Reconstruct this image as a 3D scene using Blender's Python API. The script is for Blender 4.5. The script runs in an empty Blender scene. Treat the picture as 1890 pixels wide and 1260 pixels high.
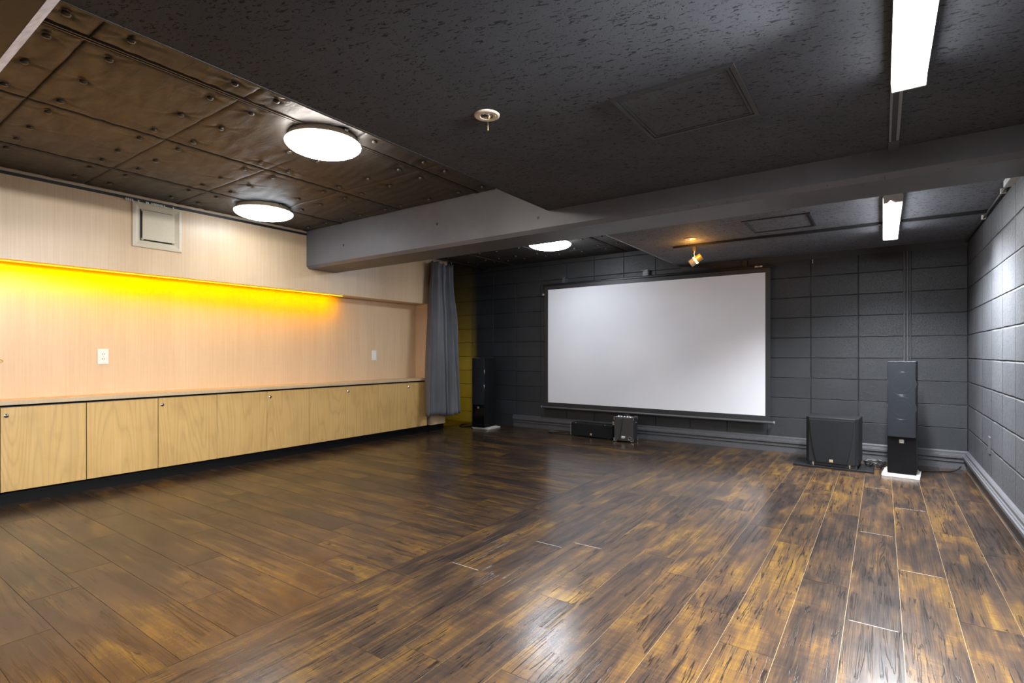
import bpy, bmesh, math, random
import numpy as np
from mathutils import Vector, Matrix
random.seed(7); RNG = np.random.RandomState(11)
PI = math.pi
C = bpy.context.scene.collection

# ------------------------------------------------------------------ node helpers
class M:
    def __init__(self, name, base=(.5,.5,.5), rough=.5, metal=0., spec=.5, emit=None, estr=0.):
        self.m = bpy.data.materials.new(name); self.m.use_nodes = True
        self.nt = self.m.node_tree; self.n = self.nt.nodes; self.l = self.nt.links
        self.b = self.n['Principled BSDF']
        self.b.inputs['Base Color'].default_value = (*base, 1)
        self.b.inputs['Roughness'].default_value = rough
        self.b.inputs['Metallic'].default_value = metal
        self.b.inputs['Specular IOR Level'].default_value = spec
        if emit:
            self.b.inputs['Emission Color'].default_value = (*emit, 1)
            self.b.inputs['Emission Strength'].default_value = estr
    def node(self, t, **kw):
        nd = self.n.new(t)
        for k, v in kw.items():
            if k.startswith('_'): setattr(nd, k[1:], v)
            else:
                key = k.replace('__', ' ')
                self.set(nd.inputs[int(key[1:])] if key[0] == 'i' and key[1:].isdigit() else nd.inputs[key], v)
        return nd
    def set(self, inp, v):
        if isinstance(v, bpy.types.NodeSocket): self.l.new(v, inp)
        else: inp.default_value = v
    def math(self, op, a, b=0., c=None, clamp=False):
        nd = self.n.new('ShaderNodeMath'); nd.operation = op; nd.use_clamp = clamp
        self.set(nd.inputs[0], a); self.set(nd.inputs[1], b)
        if c is not None: self.set(nd.inputs[2], c)
        return nd.outputs[0]
    def sep(self, v):
        nd = self.n.new('ShaderNodeSeparateXYZ'); self.set(nd.inputs[0], v); return nd.outputs
    def comb(self, x, y, z=0.):
        nd = self.n.new('ShaderNodeCombineXYZ')
        for i, q in enumerate((x, y, z)): self.set(nd.inputs[i], q)
        return nd.outputs[0]
    def pos(self): return self.sep(self.n.new('ShaderNodeNewGeometry').outputs['Position'])
    def noise(self, vec, scale=1., detail=2., rough=.5, dist=0.):
        nd = self.n.new('ShaderNodeTexNoise'); self.set(nd.inputs['Vector'], vec)
        nd.inputs['Scale'].default_value = scale; nd.inputs['Detail'].default_value = detail
        nd.inputs['Roughness'].default_value = rough; nd.inputs['Distortion'].default_value = dist
        return nd.outputs['Fac']
    def ramp(self, fac, stops, interp='LINEAR'):
        nd = self.n.new('ShaderNodeValToRGB'); self.set(nd.inputs[0], fac)
        cr = nd.color_ramp; cr.interpolation = interp
        while len(cr.elements) < len(stops): cr.elements.new(.5)
        for e, (p, c) in zip(cr.elements, stops):
            e.position = p; e.color = (*c, 1) if not isinstance(c, (int, float)) else (c, c, c, 1)
        return nd.outputs[0]
    def mix(self, fac, a, b, mode='MIX'):
        nd = self.n.new('ShaderNodeMix'); nd.data_type = 'RGBA'; nd.blend_type = mode
        self.set(nd.inputs[0], fac)
        self.set(nd.inputs[6], (*a, 1) if isinstance(a, tuple) else a)
        self.set(nd.inputs[7], (*b, 1) if isinstance(b, tuple) else b)
        return nd.outputs[2]
    def bump(self, h, strength=.3, dist=.005, normal=None):
        nd = self.n.new('ShaderNodeBump'); nd.inputs['Strength'].default_value = strength
        nd.inputs['Distance'].default_value = dist; self.set(nd.inputs['Height'], h)
        if normal is not None: self.l.new(normal, nd.inputs['Normal'])
        return nd.outputs[0]
    def color(self, v): self.set(self.b.inputs['Base Color'], v)
    def rough(self, v): self.set(self.b.inputs['Roughness'], v)
    def norm(self, v): self.set(self.b.inputs['Normal'], v)

def plain(name, base, rough=.5, metal=0., spec=.5, var=.12, scale=60., bump=0.):
    """painted / moulded surface with slight procedural mottling"""
    a = M(name, base, rough, metal, spec)
    tc = a.n.new('ShaderNodeTexCoord').outputs['Object']
    n = a.noise(tc, scale, 3.)
    f = a.ramp(n, [(.3, tuple(max(0, x*(1-var)) for x in base)), (.7, tuple(min(1, x*(1+var)) for x in base))])
    a.color(f)
    if bump: a.norm(a.bump(n, .4, bump))
    return a.m

# ------------------------------------------------------------------ materials
def mk_floor():
    a = M('floor_planks', rough=.3, spec=.38)
    uv = a.sep(a.node('ShaderNodeUVMap', _uv_map='UVMap').outputs[0])
    at = a.node('ShaderNodeAttribute', _attribute_name='rnd')
    r = a.sep(at.outputs['Vector'])
    u = a.math('ADD', uv[0], a.math('MULTIPLY', r[0], 41.)); v = a.math('ADD', uv[1], a.math('MULTIPLY', r[1], 37.))
    S = lambda su, sv: a.comb(a.math('MULTIPLY', u, su), a.math('MULTIPLY', v, sv), a.math('MULTIPLY', r[2], 9.))
    big = a.noise(S(2.8, 8.), 1., 3., .52, .6)
    streak = a.noise(S(1.6, 34.), 1., 5., .68, .3)
    fine = a.noise(S(7., 210.), 1., 2., .6)
    saw = a.noise(S(75., 9.), 1., 2., .6)
    f = a.math('ADD', a.math('MULTIPLY', big, .62), a.math('MULTIPLY', streak, .42))
    f = a.math('ADD', f, a.math('MULTIPLY', fine, .17)); f = a.math('ADD', f, a.math('MULTIPLY', saw, .17))
    f = a.math('ADD', f, a.math('MULTIPLY', a.math('SUBTRACT', r[0], .5), .10))
    col = a.ramp(f, [(.50, (.016, .0115, .010)), (.63, (.031, .020, .0145)), (.73, (.055, .031, .0165)), (.83, (.098, .053, .016)), (.95, (.165, .092, .020))])
    ck = a.noise(S(1.25, 30.), 1., 3., .6, .7)
    ckl = a.ramp(a.math('ABSOLUTE', a.math('SUBTRACT', ck, .5)), [(.005, 1), (.020, 0)])
    ckm = a.math('GREATER_THAN', a.noise(S(3., 5.), 1., 1.), .47)
    crack = a.math('MULTIPLY', ckl, ckm)
    col = a.mix(a.math('MULTIPLY', crack, .9), col, (.007, .0055, .005))
    a.color(col)
    a.rough(a.math('ADD', .165, a.math('MULTIPLY', fine, .14)))
    h = a.math('SUBTRACT', a.math('MULTIPLY', fine, .6), crack)
    a.norm(a.bump(h, .22, .0012))
    return a.m

def mk_block(axis, u0, base, name, mortar=.0085, dark=.38, bd=.013):
    a = M(name, rough=.48, spec=.45)
    p = a.pos()
    u = a.math('ADD', p[axis], -u0 + .397 * 40); v = a.math('ADD', p[2], -.149 + .2035 * 2)
    wob = a.noise(a.comb(p[0], p[1], p[2]), 9., 2.)
    v2 = a.math('ADD', v, a.math('MULTIPLY', a.math('SUBTRACT', wob, .5), .006))
    br = a.n.new('ShaderNodeTexBrick'); br.offset = 0.; br.squash = 1.
    a.set(br.inputs['Vector'], a.comb(u, v2, 0.))
    for k, q in (('Scale', 1.), ('Mortar Size', mortar), ('Mortar Smooth', .9), ('Bias', 0.), ('Brick Width', .397), ('Row Height', .2035)):
        br.inputs[k].default_value = q
    br.inputs['Color1'].default_value = (*[x*.9 for x in base], 1); br.inputs['Color2'].default_value = (*[x*1.12 for x in base], 1)
    br.inputs['Mortar'].default_value = (*[x*dark for x in base], 1)
    vec = a.comb(p[0], p[1], p[2])
    worn = a.ramp(a.noise(vec, 3.3, 4., .7), [(.50, 0), (.64, 1)])
    c = a.mix(a.math('MULTIPLY', a.math('MULTIPLY', br.outputs['Fac'], worn), .55), br.outputs['Color'], tuple(min(1, x*3.2) for x in base))
    pores = a.noise(vec, 130., 3., .7)
    pm = a.ramp(pores, [(.33, .30), (.43, 1.)])
    c = a.mix(1., c, pm, 'MULTIPLY')
    blot = a.ramp(a.noise(vec, 2.4, 3.), [(.3, .85), (.7, 1.15)])
    c = a.mix(1., c, blot, 'MULTIPLY')
    a.color(c)
    # joint lip catches light: lower edge of every joint
    h = a.math('ADD', a.math('MULTIPLY', br.outputs['Fac'], -1.), a.math('MULTIPLY', pm, .22))
    h = a.math('ADD', h, a.math('MULTIPLY', a.noise(vec, 28., 3.), .25))
    a.norm(a.bump(h, 1., bd))
    return a.m

def mk_maple(name, lo, hi, streak=85., rough=.35):
    a = M(name, rough=rough)
    p = a.pos()
    hor = a.math('ADD', p[1], a.math('MULTIPLY', p[0], 1.3))
    n1 = a.noise(a.comb(a.math('MULTIPLY', hor, streak), a.math('MULTIPLY', p[2], 1.3), 0.), 1., 4., .62)
    n2 = a.noise(a.comb(a.math('MULTIPLY', hor, 5.), a.math('MULTIPLY', p[2], .8), 3.), 1., 3., .6, .5)
    n3 = a.noise(a.comb(a.math('MULTIPLY', hor, 30.), a.math('MULTIPLY', p[2], 30.), 7.), 1., 3., .6)
    f = a.math('ADD', a.math('MULTIPLY', n1, .5), a.math('ADD', a.math('MULTIPLY', n2, .38), a.math('MULTIPLY', n3, .12)))
    a.color(a.ramp(f, [(.34, lo), (.66, hi)]))
    return a.m

def mk_door():
    a = M('cabinet_maple', rough=.38)
    p = a.pos()
    rn = a.n.new('ShaderNodeObjectInfo').outputs['Random']
    off = a.math('MULTIPLY', rn, 37.)
    y = a.math('ADD', p[1], off)
    f = a.noise(a.comb(a.math('MULTIPLY', y, 4.4), a.math('MULTIPLY', p[2], .42), off), 1., 1.2, .4, .1)
    ring = a.math('PINGPONG', a.math('MULTIPLY', f, 24.), .5)
    line = a.ramp(ring, [(.0, 1), (.16, .35), (.5, 0)])
    fine = a.noise(a.comb(a.math('MULTIPLY', y, 90.), a.math('MULTIPLY', p[2], 2.), 0.), 1., 3.)
    blot = a.noise(a.comb(a.math('MULTIPLY', y, 5.), a.math('MULTIPLY', p[2], 4.), off), 1., 3.)
    base = a.ramp(fine, [(.3, (.62, .375, .125)), (.7, (.69, .44, .17))])
    base = a.mix(a.ramp(blot, [(.5, 0), (.75, .5)]), base, (.45, .265, .085))
    a.color(a.mix(a.math('MULTIPLY', line, .38), base, (.40, .24, .09)))
    return a.m

def mk_tile(k=1., name='acoustic_tile_black'):
    a = M(name, rough=.8, spec=.2)
    p = a.pos()
    rot = lambda x, y, t: (a.math('ADD', a.math('MULTIPLY', x, math.cos(t)), a.math('MULTIPLY', y, math.sin(t))), a.math('SUBTRACT', a.math('MULTIPLY', y, math.cos(t)), a.math('MULTIPLY', x, math.sin(t))))
    x, y = rot(p[0], p[1], .25)
    w1 = a.noise(a.comb(a.math('MULTIPLY', x, 34.), a.math('MULTIPLY', y, 92.), 0.), 1., 2., .5, 1.3)
    w2 = a.noise(a.comb(a.math('MULTIPLY', x, 150.), a.math('MULTIPLY', y, 190.), 5.), 1., 2., .5, .3)
    m1 = a.ramp(w1, [(.60, 0), (.635, 1)]); m2 = a.ramp(w2, [(.63, 0), (.68, .8)])
    m = a.math('MAXIMUM', m1, m2)
    blot = a.ramp(a.noise(a.comb(p[0], p[1], 0.), 3., 3.), [(.3, (.070*k, .075*k, .086*k)), (.7, (.088*k, .092*k, .104*k))])
    a.color(a.mix(m, blot, (.022, .022, .024)))
    a.norm(a.bump(a.math('SUBTRACT', 1., m), .5, .003))
    return a.m

def mk_leather():
    a = M('padded_leatherette', rough=.42, spec=.5)
    p = a.pos()
    n = a.noise(a.comb(a.math('MULTIPLY', p[0], 5.), a.math('MULTIPLY', p[1], 16.), 0.), 1., 5., .65, .6)
    n2 = a.noise(a.comb(p[0], p[1], 0.), 2.2, 3.)
    a.color(a.ramp(n2, [(.3, (.030, .027, .025)), (.7, (.042, .038, .035))]))
    a.rough(a.ramp(n, [(.3, .46), (.7, .62)]))
    a.norm(a.bump(n, .34, .010))
    return a.m

def mk_beam():
    a = M('beam_painted_concrete', rough=.5)
    tc = a.n.new('ShaderNodeNewGeometry').outputs['Position']
    n = a.noise(tc, 3., 5., .65); s = a.noise(tc, 38., 2., .5)
    c = a.ramp(n, [(.3, (.105, .107, .118)), (.7, (.14, .14, .154))])
    c = a.mix(a.ramp(s, [(.24, .8), (.28, 0)]), c, (.03, .03, .03))
    sc = a.noise(tc, 17., 6., .8, 1.5)
    c = a.mix(a.ramp(sc, [(.70, 0), (.73, .6)]), c, (.28, .28, .29))
    a.color(c); a.norm(a.bump(a.noise(tc, 24., 4.), .25, .004))
    return a.m

def mk_fabric(name, base, dens=420., rough=.75):
    a = M(name, base, rough, spec=.12)
    tc = a.n.new('ShaderNodeTexCoord').outputs['Object']
    n = a.noise(tc, dens, 2.); b = a.noise(tc, 4., 3.)
    c = a.ramp(n, [(.35, tuple(x*.75 for x in base)), (.65, tuple(x*1.2 for x in base))])
    c = a.mix(.5, c, a.ramp(b, [(.3, tuple(x*.85 for x in base)), (.7, tuple(x*1.15 for x in base))]))
    a.color(c); a.norm(a.bump(n, .25, .0006))
    return a.m

def mk_screen():
    a = M('screen_white', rough=.85, spec=.1)
    tc = a.n.new('ShaderNodeNewGeometry').outputs['Position']
    a.color(a.ramp(a.noise(tc, 1.3, 2.), [(.3, (.69, .70, .74)), (.7, (.76, .76, .80))]))
    return a.m

def mk_grille():
    a = M('speaker_grille_cloth', (.035, .037, .041), .8, spec=.1)
    tc = a.n.new('ShaderNodeTexCoord').outputs['Object']
    n = a.noise(tc, 500., 2.)
    a.color(a.ramp(n, [(.35, (.014, .016, .019)), (.65, (.022, .024, .028))]))
    tr = a.n.new('ShaderNodeBsdfTransparent'); mx = a.n.new('ShaderNodeMixShader')
    mx.inputs[0].default_value = .16
    a.l.new(a.b.outputs[0], mx.inputs[1]); a.l.new(tr.outputs[0], mx.inputs[2])
    a.l.new(mx.outputs[0], a.n['Material Output'].inputs[0])
    return a.m

def mk_emit(name, col, s, base=(.8, .8, .8)):
    a = M(name, base, .4, emit=col, estr=s); return a.m

FLOOR = mk_floor()
SEAM_T = plain('plank_seam_tan', (.19, .135, .065), .4)
SEAM_D = plain('plank_seam_dark', (.030, .020, .014), .35)
JOINT_GLINT = plain('plank_joint_glint', (.62, .58, .52), .25)  # gloss glint on a few plank ends, painted as pale strips
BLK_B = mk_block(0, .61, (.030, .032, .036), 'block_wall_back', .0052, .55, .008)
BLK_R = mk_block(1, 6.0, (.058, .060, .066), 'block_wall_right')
PANEL = mk_maple('wall_maple', (.64, .43, .25), (.75, .545, .345))
COUNTER = mk_maple('counter_maple', (.50, .36, .21), (.62, .47, .29))
DOOR = mk_door()
TILE = mk_tile(.92); TILE_LIT = mk_tile(2.0, 'acoustic_tile_black_lit')  # far tiles: same black tile, light near the screen painted in as lighter base
LEATHER = mk_leather()
BEAM = mk_beam()
BUTTON = plain('button_leatherette', (.07, .06, .05), .28)
BATTEN = plain('batten_brown', (.075, .063, .053), .45)
BLACK = plain('black_paint', (.012, .012, .013), .5)
PLINTH = plain('plinth_black', (.006, .006, .006), .55, spec=.15)
SKIRT = plain('skirting_dark_grey', (.075, .075, .081), .38)
CHARC = plain('charcoal_paint', (.03, .03, .032), .5)
WHITEP = plain('white_paint_worn', (.62, .56, .58), .6, var=.2, scale=30)
IVORY = plain('ivory_plastic', (.66, .56, .40), .4, var=.03)
WHITE = plain('white_plastic', (.80, .78, .74), .35, var=.03)
CREAM = plain('cream_enamel', (.66, .55, .42), .35, var=.03)
GREYM = plain('grey_metal', (.42, .43, .45), .4, .6)
GREYP = plain('grey_plastic', (.22, .22, .23), .45)
SILVER = plain('silver_metal', (.75, .75, .76), .22, 1., var=.05)
CHROME = plain('chrome_metal', (.85, .85, .86), .08, 1., var=.02)
GOLD = plain('gold_plate', (.62, .46, .26), .3, .6)
GLOSSB = plain('gloss_black', (.004, .004, .005), .12, spec=.25)
SATINB = plain('satin_black', (.010, .010, .011), .35, spec=.3)
VINYL = plain('black_vinyl', (.022, .022, .024), .5, bump=.002, scale=300)
SUBCLOTH = mk_fabric('sub_grille_cloth', (.012, .013, .014))
AMPCLOTH = mk_fabric('amp_grille_cloth', (.05, .048, .046))
CURT = mk_fabric('curtain_charcoal', (.17, .17, .185), 500., .62)
SCREEN = mk_screen()
GRILLE = mk_grille()
RUBBER = plain('cable_rubber', (.012, .012, .013), .35)
CONE = plain('driver_cone', (.055, .055, .06), .6)
RED = plain('red_print', (.6, .16, .1), .5)
GREEN = mk_emit('green_led', (.5, .6, .02), .4, (.4, .45, .02))
TASSEL = plain('tan_pull', (.62, .42, .16), .5)
PLY = plain('pale_board', (.60, .58, .54), .5, var=.05)
DOME_W = mk_emit('dome_warm_white', (1., .94, .87), 28.)
DOME_C = mk_emit('dome_cool_white', (.80, .90, 1.), 7.)
DOME_F = mk_emit('dome_cool_white_far', (.84, .92, 1.), 19.)
TUBE = mk_emit('tube_white', (.95, .97, 1.), 13.)
AMBER = mk_emit('amber_led', (1., .42, .03), 30.)
AMBERG = plain('amber_body', (.55, .34, .09), .25, .4)
LEDY = mk_emit('led_yellow', (1., .55, .02), 1.2)

# ------------------------------------------------------------------ mesh builder
class MB:
    def __init__(self): self.v = []; self.f = []; self.mi = []; self.sm = []
    def add(self, vs, fs, mi=0, smooth=False):
        o = len(self.v); self.v += [tuple(p) for p in vs]
        for f in fs: self.f.append([i + o for i in f]); self.mi.append(mi); self.sm.append(smooth)
        return self
    def box(self, x0, x1, y0, y1, z0, z1, mi=0):
        v = [(x, y, z) for z in (z0, z1) for y in (y0, y1) for x in (x0, x1)]
        return self.add(v, [(0,2,3,1), (4,5,7,6), (0,1,5,4), (1,3,7,5), (3,2,6,7), (2,0,4,6)], mi)
    def cyl(self, p0, p1, r0, r1=None, n=20, mi=0, caps=True, smooth=True):
        r1 = r0 if r1 is None else r1
        p0 = Vector(p0); p1 = Vector(p1); d = (p1 - p0).normalized()
        a = d.orthogonal().normalized(); b = d.cross(a)
        vs = []
        for p, r in ((p0, r0), (p1, r1)):
            for i in range(n):
                t = 2*PI*i/n; vs.append(p + a*(r*math.cos(t)) + b*(r*math.sin(t)))
        self.add(vs, [(i, (i+1) % n, n+(i+1) % n, n+i) for i in range(n)], mi, smooth)
        if caps: self.add(vs, [list(range(n))[::-1], list(range(n, 2*n))], mi)
        return self
    def lathe(self, c, prof, n=40, mi=0, axis='Z', smooth=True):
        """prof: (r, h) pairs; revolved about axis through c"""
        vs = []; rings = []
        for r, h in prof:
            ring = []
            for i in range(n):
                t = 2*PI*i/n; x, y = r*math.cos(t), r*math.sin(t)
                p = (x, y, h) if axis == 'Z' else ((x, h, y) if axis == 'Y' else (h, x, y))
                ring.append(len(vs)); vs.append((c[0]+p[0], c[1]+p[1], c[2]+p[2]))
            rings.append(ring)
        fs = []
        for a, b in zip(rings, rings[1:]):
            fs += [(a[i], a[(i+1) % n], b[(i+1) % n], b[i]) for i in range(n)]
        return self.add(vs, fs, mi, smooth)
    def tube(self, pts, r, n=8, mi=0):
        pts = [Vector(p) for p in pts]
        d0 = (pts[1]-pts[0]).normalized(); a = d0.orthogonal().normalized(); vs = []
        for k, p in enumerate(pts):
            d = (pts[min(k+1, len(pts)-1)] - pts[max(k-1, 0)]).normalized()
            a = (a - d*a.dot(d)).normalized(); b = d.cross(a)
            for i in range(n):
                t = 2*PI*i/n; vs.append(p + a*(r*math.cos(t)) + b*(r*math.sin(t)))
        fs = [(k*n+i, k*n+(i+1) % n, (k+1)*n+(i+1) % n, (k+1)*n+i) for k in range(len(pts)-1) for i in range(n)]
        self.add(vs, fs, mi, True)
        return self.add(vs, [list(range(n))[::-1], list(range((len(pts)-1)*n, len(pts)*n))], mi)
    def prism(self, poly, axis, a, b, mi=0):
        """poly in the two other axes (in order x,y,z minus axis), extruded from a to b along axis"""
        def P(p, h): return {'X': (h, p[0], p[1]), 'Y': (p[0], h, p[1]), 'Z': (p[0], p[1], h)}[axis]
        n = len(poly); vs = [P(p, a) for p in poly] + [P(p, b) for p in poly]
        fs = [(i, (i+1) % n, n+(i+1) % n, n+i) for i in range(n)] + [list(range(n))[::-1], list(range(n, 2*n))]
        return self.add(vs, fs, mi)
    def frame(self, x0, x1, z0, z1, w, y0, y1, mi=0):
        """rectangular ring in XZ, extruded in Y"""
        self.box(x0, x1, y0, y1, z0, z0+w, mi); self.box(x0, x1, y0, y1, z1-w, z1, mi)
        self.box(x0, x0+w, y0, y1, z0+w, z1-w, mi); return self.box(x1-w, x1, y0, y1, z0+w, z1-w, mi)

def build(name, mb, mats, parent=None, org=(0, 0, 0), bevel=0., recalc=True):
    me = bpy.data.meshes.new(name)
    me.from_pydata([(v[0]-org[0], v[1]-org[1], v[2]-org[2]) for v in mb.v], [], mb.f)
    if not isinstance(mats, (list, tuple)): mats = [mats]
    for m in mats: me.materials.append(m)
    me.polygons.foreach_set('material_index', mb.mi); me.polygons.foreach_set('use_smooth', mb.sm)
    if recalc:
        bm = bmesh.new(); bm.from_mesh(me); bmesh.ops.recalc_face_normals(bm, faces=bm.faces); bm.to_mesh(me); bm.free()
    me.update()
    o = bpy.data.objects.new(name, me); C.objects.link(o)
    if parent is not None: o.parent = parent
    else: o.location = org
    if bevel:
        bv = o.modifiers.new('edge', 'BEVEL'); bv.width = bevel; bv.segments = 2; bv.limit_method = 'ANGLE'
    return o

def tag(o, label, cat, group=None, kind=None):
    o['label'] = label; o['category'] = cat
    if group: o['group'] = group
    if kind: o['kind'] = kind
    return o
def thing(name, label, cat, loc=(0, 0, 0), rz=0., group=None):
    o = bpy.data.objects.new(name, None); C.objects.link(o); o.location = loc; o.rotation_euler = (0, 0, rz); o.empty_display_size = .05
    return tag(o, label, cat, group)
def struct(name, mb, mats, label, cat, bevel=0., recalc=True):
    o = build(name, mb, mats, bevel=bevel, recalc=recalc); return tag(o, label, cat, kind='structure')
def copy_tree(o, parent=None):
    c = o.copy(); C.objects.link(c)
    if parent is not None: c.parent = parent
    for ch in list(o.children): copy_tree(ch, c)
    return c
def dup(o, loc, label, rz=None):
    c = copy_tree(o); c.location = loc; c['label'] = label
    if rz is not None: c.rotation_euler = (0, 0, rz)
    return c

# ------------------------------------------------------------------ dimensions (metres)
XR, XL, YB, YN = .61, -4.74, 6.0, -2.6       # right wall, cabinet-wall face, back wall, wall behind
ZC, ZD = 2.235, 2.003                        # padded ceiling, dropped tile ceiling
XD = -1.885                                  # edge of the dropped ceiling
YBM0, YBM1, ZBM = 3.13, 3.475, 1.862         # cross beam
XNI, ZNI = -4.95, 1.637                      # niche back, niche soffit
YEND = 5.22                                  # end of the cabinet wall

# ------------------------------------------------------------------ floor
def floor():
    V, F, UV, RN, MI = [], [], [], [], []
    def quad(x0, x1, y0, y1, z, mi, along=None):
        o = len(V); V.extend([(x0, y0, z), (x1, y0, z), (x1, y1, z), (x0, y1, z)]); F.append((o, o+1, o+2, o+3)); MI.append(mi)
        r = (random.random(), random.random(), random.random())
        for (x, y) in ((x0, y0), (x1, y0), (x1, y1), (x0, y1)):
            UV.append((y - y0, x - x0) if along == 'Y' else (x - x0, y - y0)); RN.append(r)
    L = 1.213; g = .0008
    # planks running to the screen wall
    xb = [.591 - .1768*k for k in range(15)]
    ph = [3.517, 3.803, 3.05, 3.578, 2.685, 3.138, 2.142, 3.612, 3.781, 3.085, 2.485, 2.385, 1.911, 1.671]
    quad(.591+g, XR, YN, YB, 0, 0, 'Y')
    pale = {(2, 1), (3, 1), (2, 0), (3, -1), (3, 0), (10, 0), (11, 0), (12, 0)}
    for k in range(14):
        x1, x0 = xb[k], xb[k+1]
        i0 = math.floor((YN - ph[k])/L) - 1
        for i in range(i0, i0 + 12):
            a, b = ph[k] + i*L, ph[k] + (i+1)*L
            a, b = max(a, YN), min(b, YB)
            if b - a < .02: continue
            quad(x0+g, x1-g, a+g, b-g, 0, 0, 'Y')
            if (k, i) in pale: quad(x0+.012, x1-.012, a-g, a+g, .0002, 3)
    xs = xb[14]
    # planks running to the cabinets
    pj = {0: -2.492, 1: -2.843, 2: -3.051, 3: -2.296, 4: -2.7, 5: -4.361, 6: -2.215, 9: -2.348, 12: -2.742, 13: -2.24, 14: -3.097, 15: -2.758}
    for k in range(-18, 32):
        y0, y1 = .43 + .1775*k, .43 + .1775*(k+1)
        y0, y1 = max(y0, YN), min(y1, YB)
        if y1 - y0 < .02: continue
        p0 = pj.get(k, -2 - random.random()*1.2)
        for i in range(-5, 3):
            a, b = max(p0 + i*L, -6.6), min(p0 + (i+1)*L, xs)
            if b - a < .02: continue
            quad(a+g, b-g, y0+g, y1-g, 0, 0, 'X')
    quad(xs, XR, YN, YB, -.0012, 1); quad(-6.6, xs, YN, YB, -.0012, 2)
    me = bpy.data.meshes.new('floor'); me.from_pydata(V, [], F)
    for m in (FLOOR, SEAM_T, SEAM_D, JOINT_GLINT): me.materials.append(m)
    me.polygons.foreach_set('material_index', MI)
    uvl = me.uv_layers.new(name='UVMap'); uvl.data.foreach_set('uv', [c for p in UV for c in p])
    at = me.attributes.new('rnd', 'FLOAT_VECTOR', 'CORNER'); at.data.foreach_set('vector', [c for p in RN for c in p])
    o = bpy.data.objects.new('floor', me); C.objects.link(o)
    tag(o, 'glossy dark brown wood plank floor laid in two directions', 'floor', kind='structure')
floor()

# ------------------------------------------------------------------ walls
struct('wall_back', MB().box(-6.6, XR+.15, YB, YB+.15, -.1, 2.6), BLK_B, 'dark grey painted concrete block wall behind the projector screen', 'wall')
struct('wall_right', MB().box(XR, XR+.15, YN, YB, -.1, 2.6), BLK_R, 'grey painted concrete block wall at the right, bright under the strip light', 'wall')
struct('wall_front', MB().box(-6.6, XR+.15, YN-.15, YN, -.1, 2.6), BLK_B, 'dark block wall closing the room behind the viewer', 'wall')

def wall_left():
    m = MB(); YS = 4.85
    m.box(-4.98, XL, YN, YEND, ZNI, ZC+.3)                         # upper panel band
    m.box(-5.0, XNI, YN, YS+.02, .60, ZNI)                          # niche back
    m.box(-4.98, XL, YS, YEND-.02, .695, ZNI)                       # return / stile beside the niche
    m.box(-4.98, XL-.012, 4.925, YEND-.02, .085, .695)              # plain panel below the stile
    return struct('wall_left', m, PANEL, 'pale maple veneer wall with a long recessed niche over the cabinets', 'wall')
wall_left()
struct('wall_side', MB().box(-5.01, -4.985, 4.3, YEND, 0, 2.4), CHARC, 'dark back face of the cabinet wall inside the opening', 'wall')
struct('wall_side', MB().box(-6.6, -6.5, YN, YB, 0, 2.4), CHARC, 'dark outer wall beyond the opening behind the curtain', 'wall')
struct('wall_side', MB().box(-6.5, -5.01, 4.2, 4.3, 0, 2.4), CHARC, 'dark wall closing the opening behind the curtain', 'wall')

# plinth under the cabinets
struct('baseboard_left', MB().box(-4.90, -4.80, YN, 4.922, 0, .094).box(-4.90, -4.785, 4.93, YEND-.02, 0, .085), PLINTH, 'black toe-kick plinth under the maple cabinets', 'baseboard')

def skirting():
    prof = [(0, 0), (.012, 0), (.012, .058), (.022, .064), (.022, .088), (.030, .093), (.034, .10), (.034, .118), (.026, .122), (.026, .128), (.020, .132), (.020, .150), (.012, .158), (0, .160)]
    m = MB(); m.prism([(YB-d, z) for d, z in prof], 'X', -4.20, XR)
    struct('baseboard_back', m, SKIRT, 'dark grey ribbed skirting along the screen wall', 'baseboard')
    m = MB(); m.prism([(XR-d*1.15, z) for d, z in prof], 'Y', YN, YB-.04)
    struct('baseboard_right', m, SKIRT, 'dark grey ribbed skirting along the right block wall', 'baseboard')
skirting()
struct('trim_1', MB().box(XD+.02, XR, YB-.012, YB, 1.945, ZD), CHARC, 'dark painted band along the top of the screen wall', 'trim')

# ------------------------------------------------------------------ beams
def beam(y0, y1, ch, label, far=False, pale=None):
    m = MB()
    m.prism([(y0+ch, ZBM)] + ([(y1-ch, ZBM), (y1, ZBM+ch)] if pale else [(y1, ZBM)]) + [(y1, 2.5), (y0, 2.5), (y0, ZBM+ch)], 'X', XL-.02, XR)
    return struct('ceiling_beam', m, BEAM if not pale else CHARC, label, 'beam')
bm1 = beam(YBM0, YBM1, .026, 'grey painted concrete beam crossing the room under the ceiling')
for (x, z) in ((-4.15, 2.03), (-2.95, 2.06), (-1.98, 1.965)):
    build('bolt_hole', MB().cyl((x, YBM0-.0012, z), (x, YBM0+.004, z), .011, n=14), BLACK, bm1)
bm2 = beam(.03, .423, .036, 'dark concrete beam with a white painted edge overhead', pale=True)
build('painted_edge', MB().add([(XL, .3875, ZBM-.0008), (XR, .3875, ZBM-.0008), (XR, .4235, ZBM+.0352), (XL, .4235, ZBM+.0352)], [(0, 1, 2, 3)]), WHITEP, bm2)['label'] = 'worn white painted chamfer edge'

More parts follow.
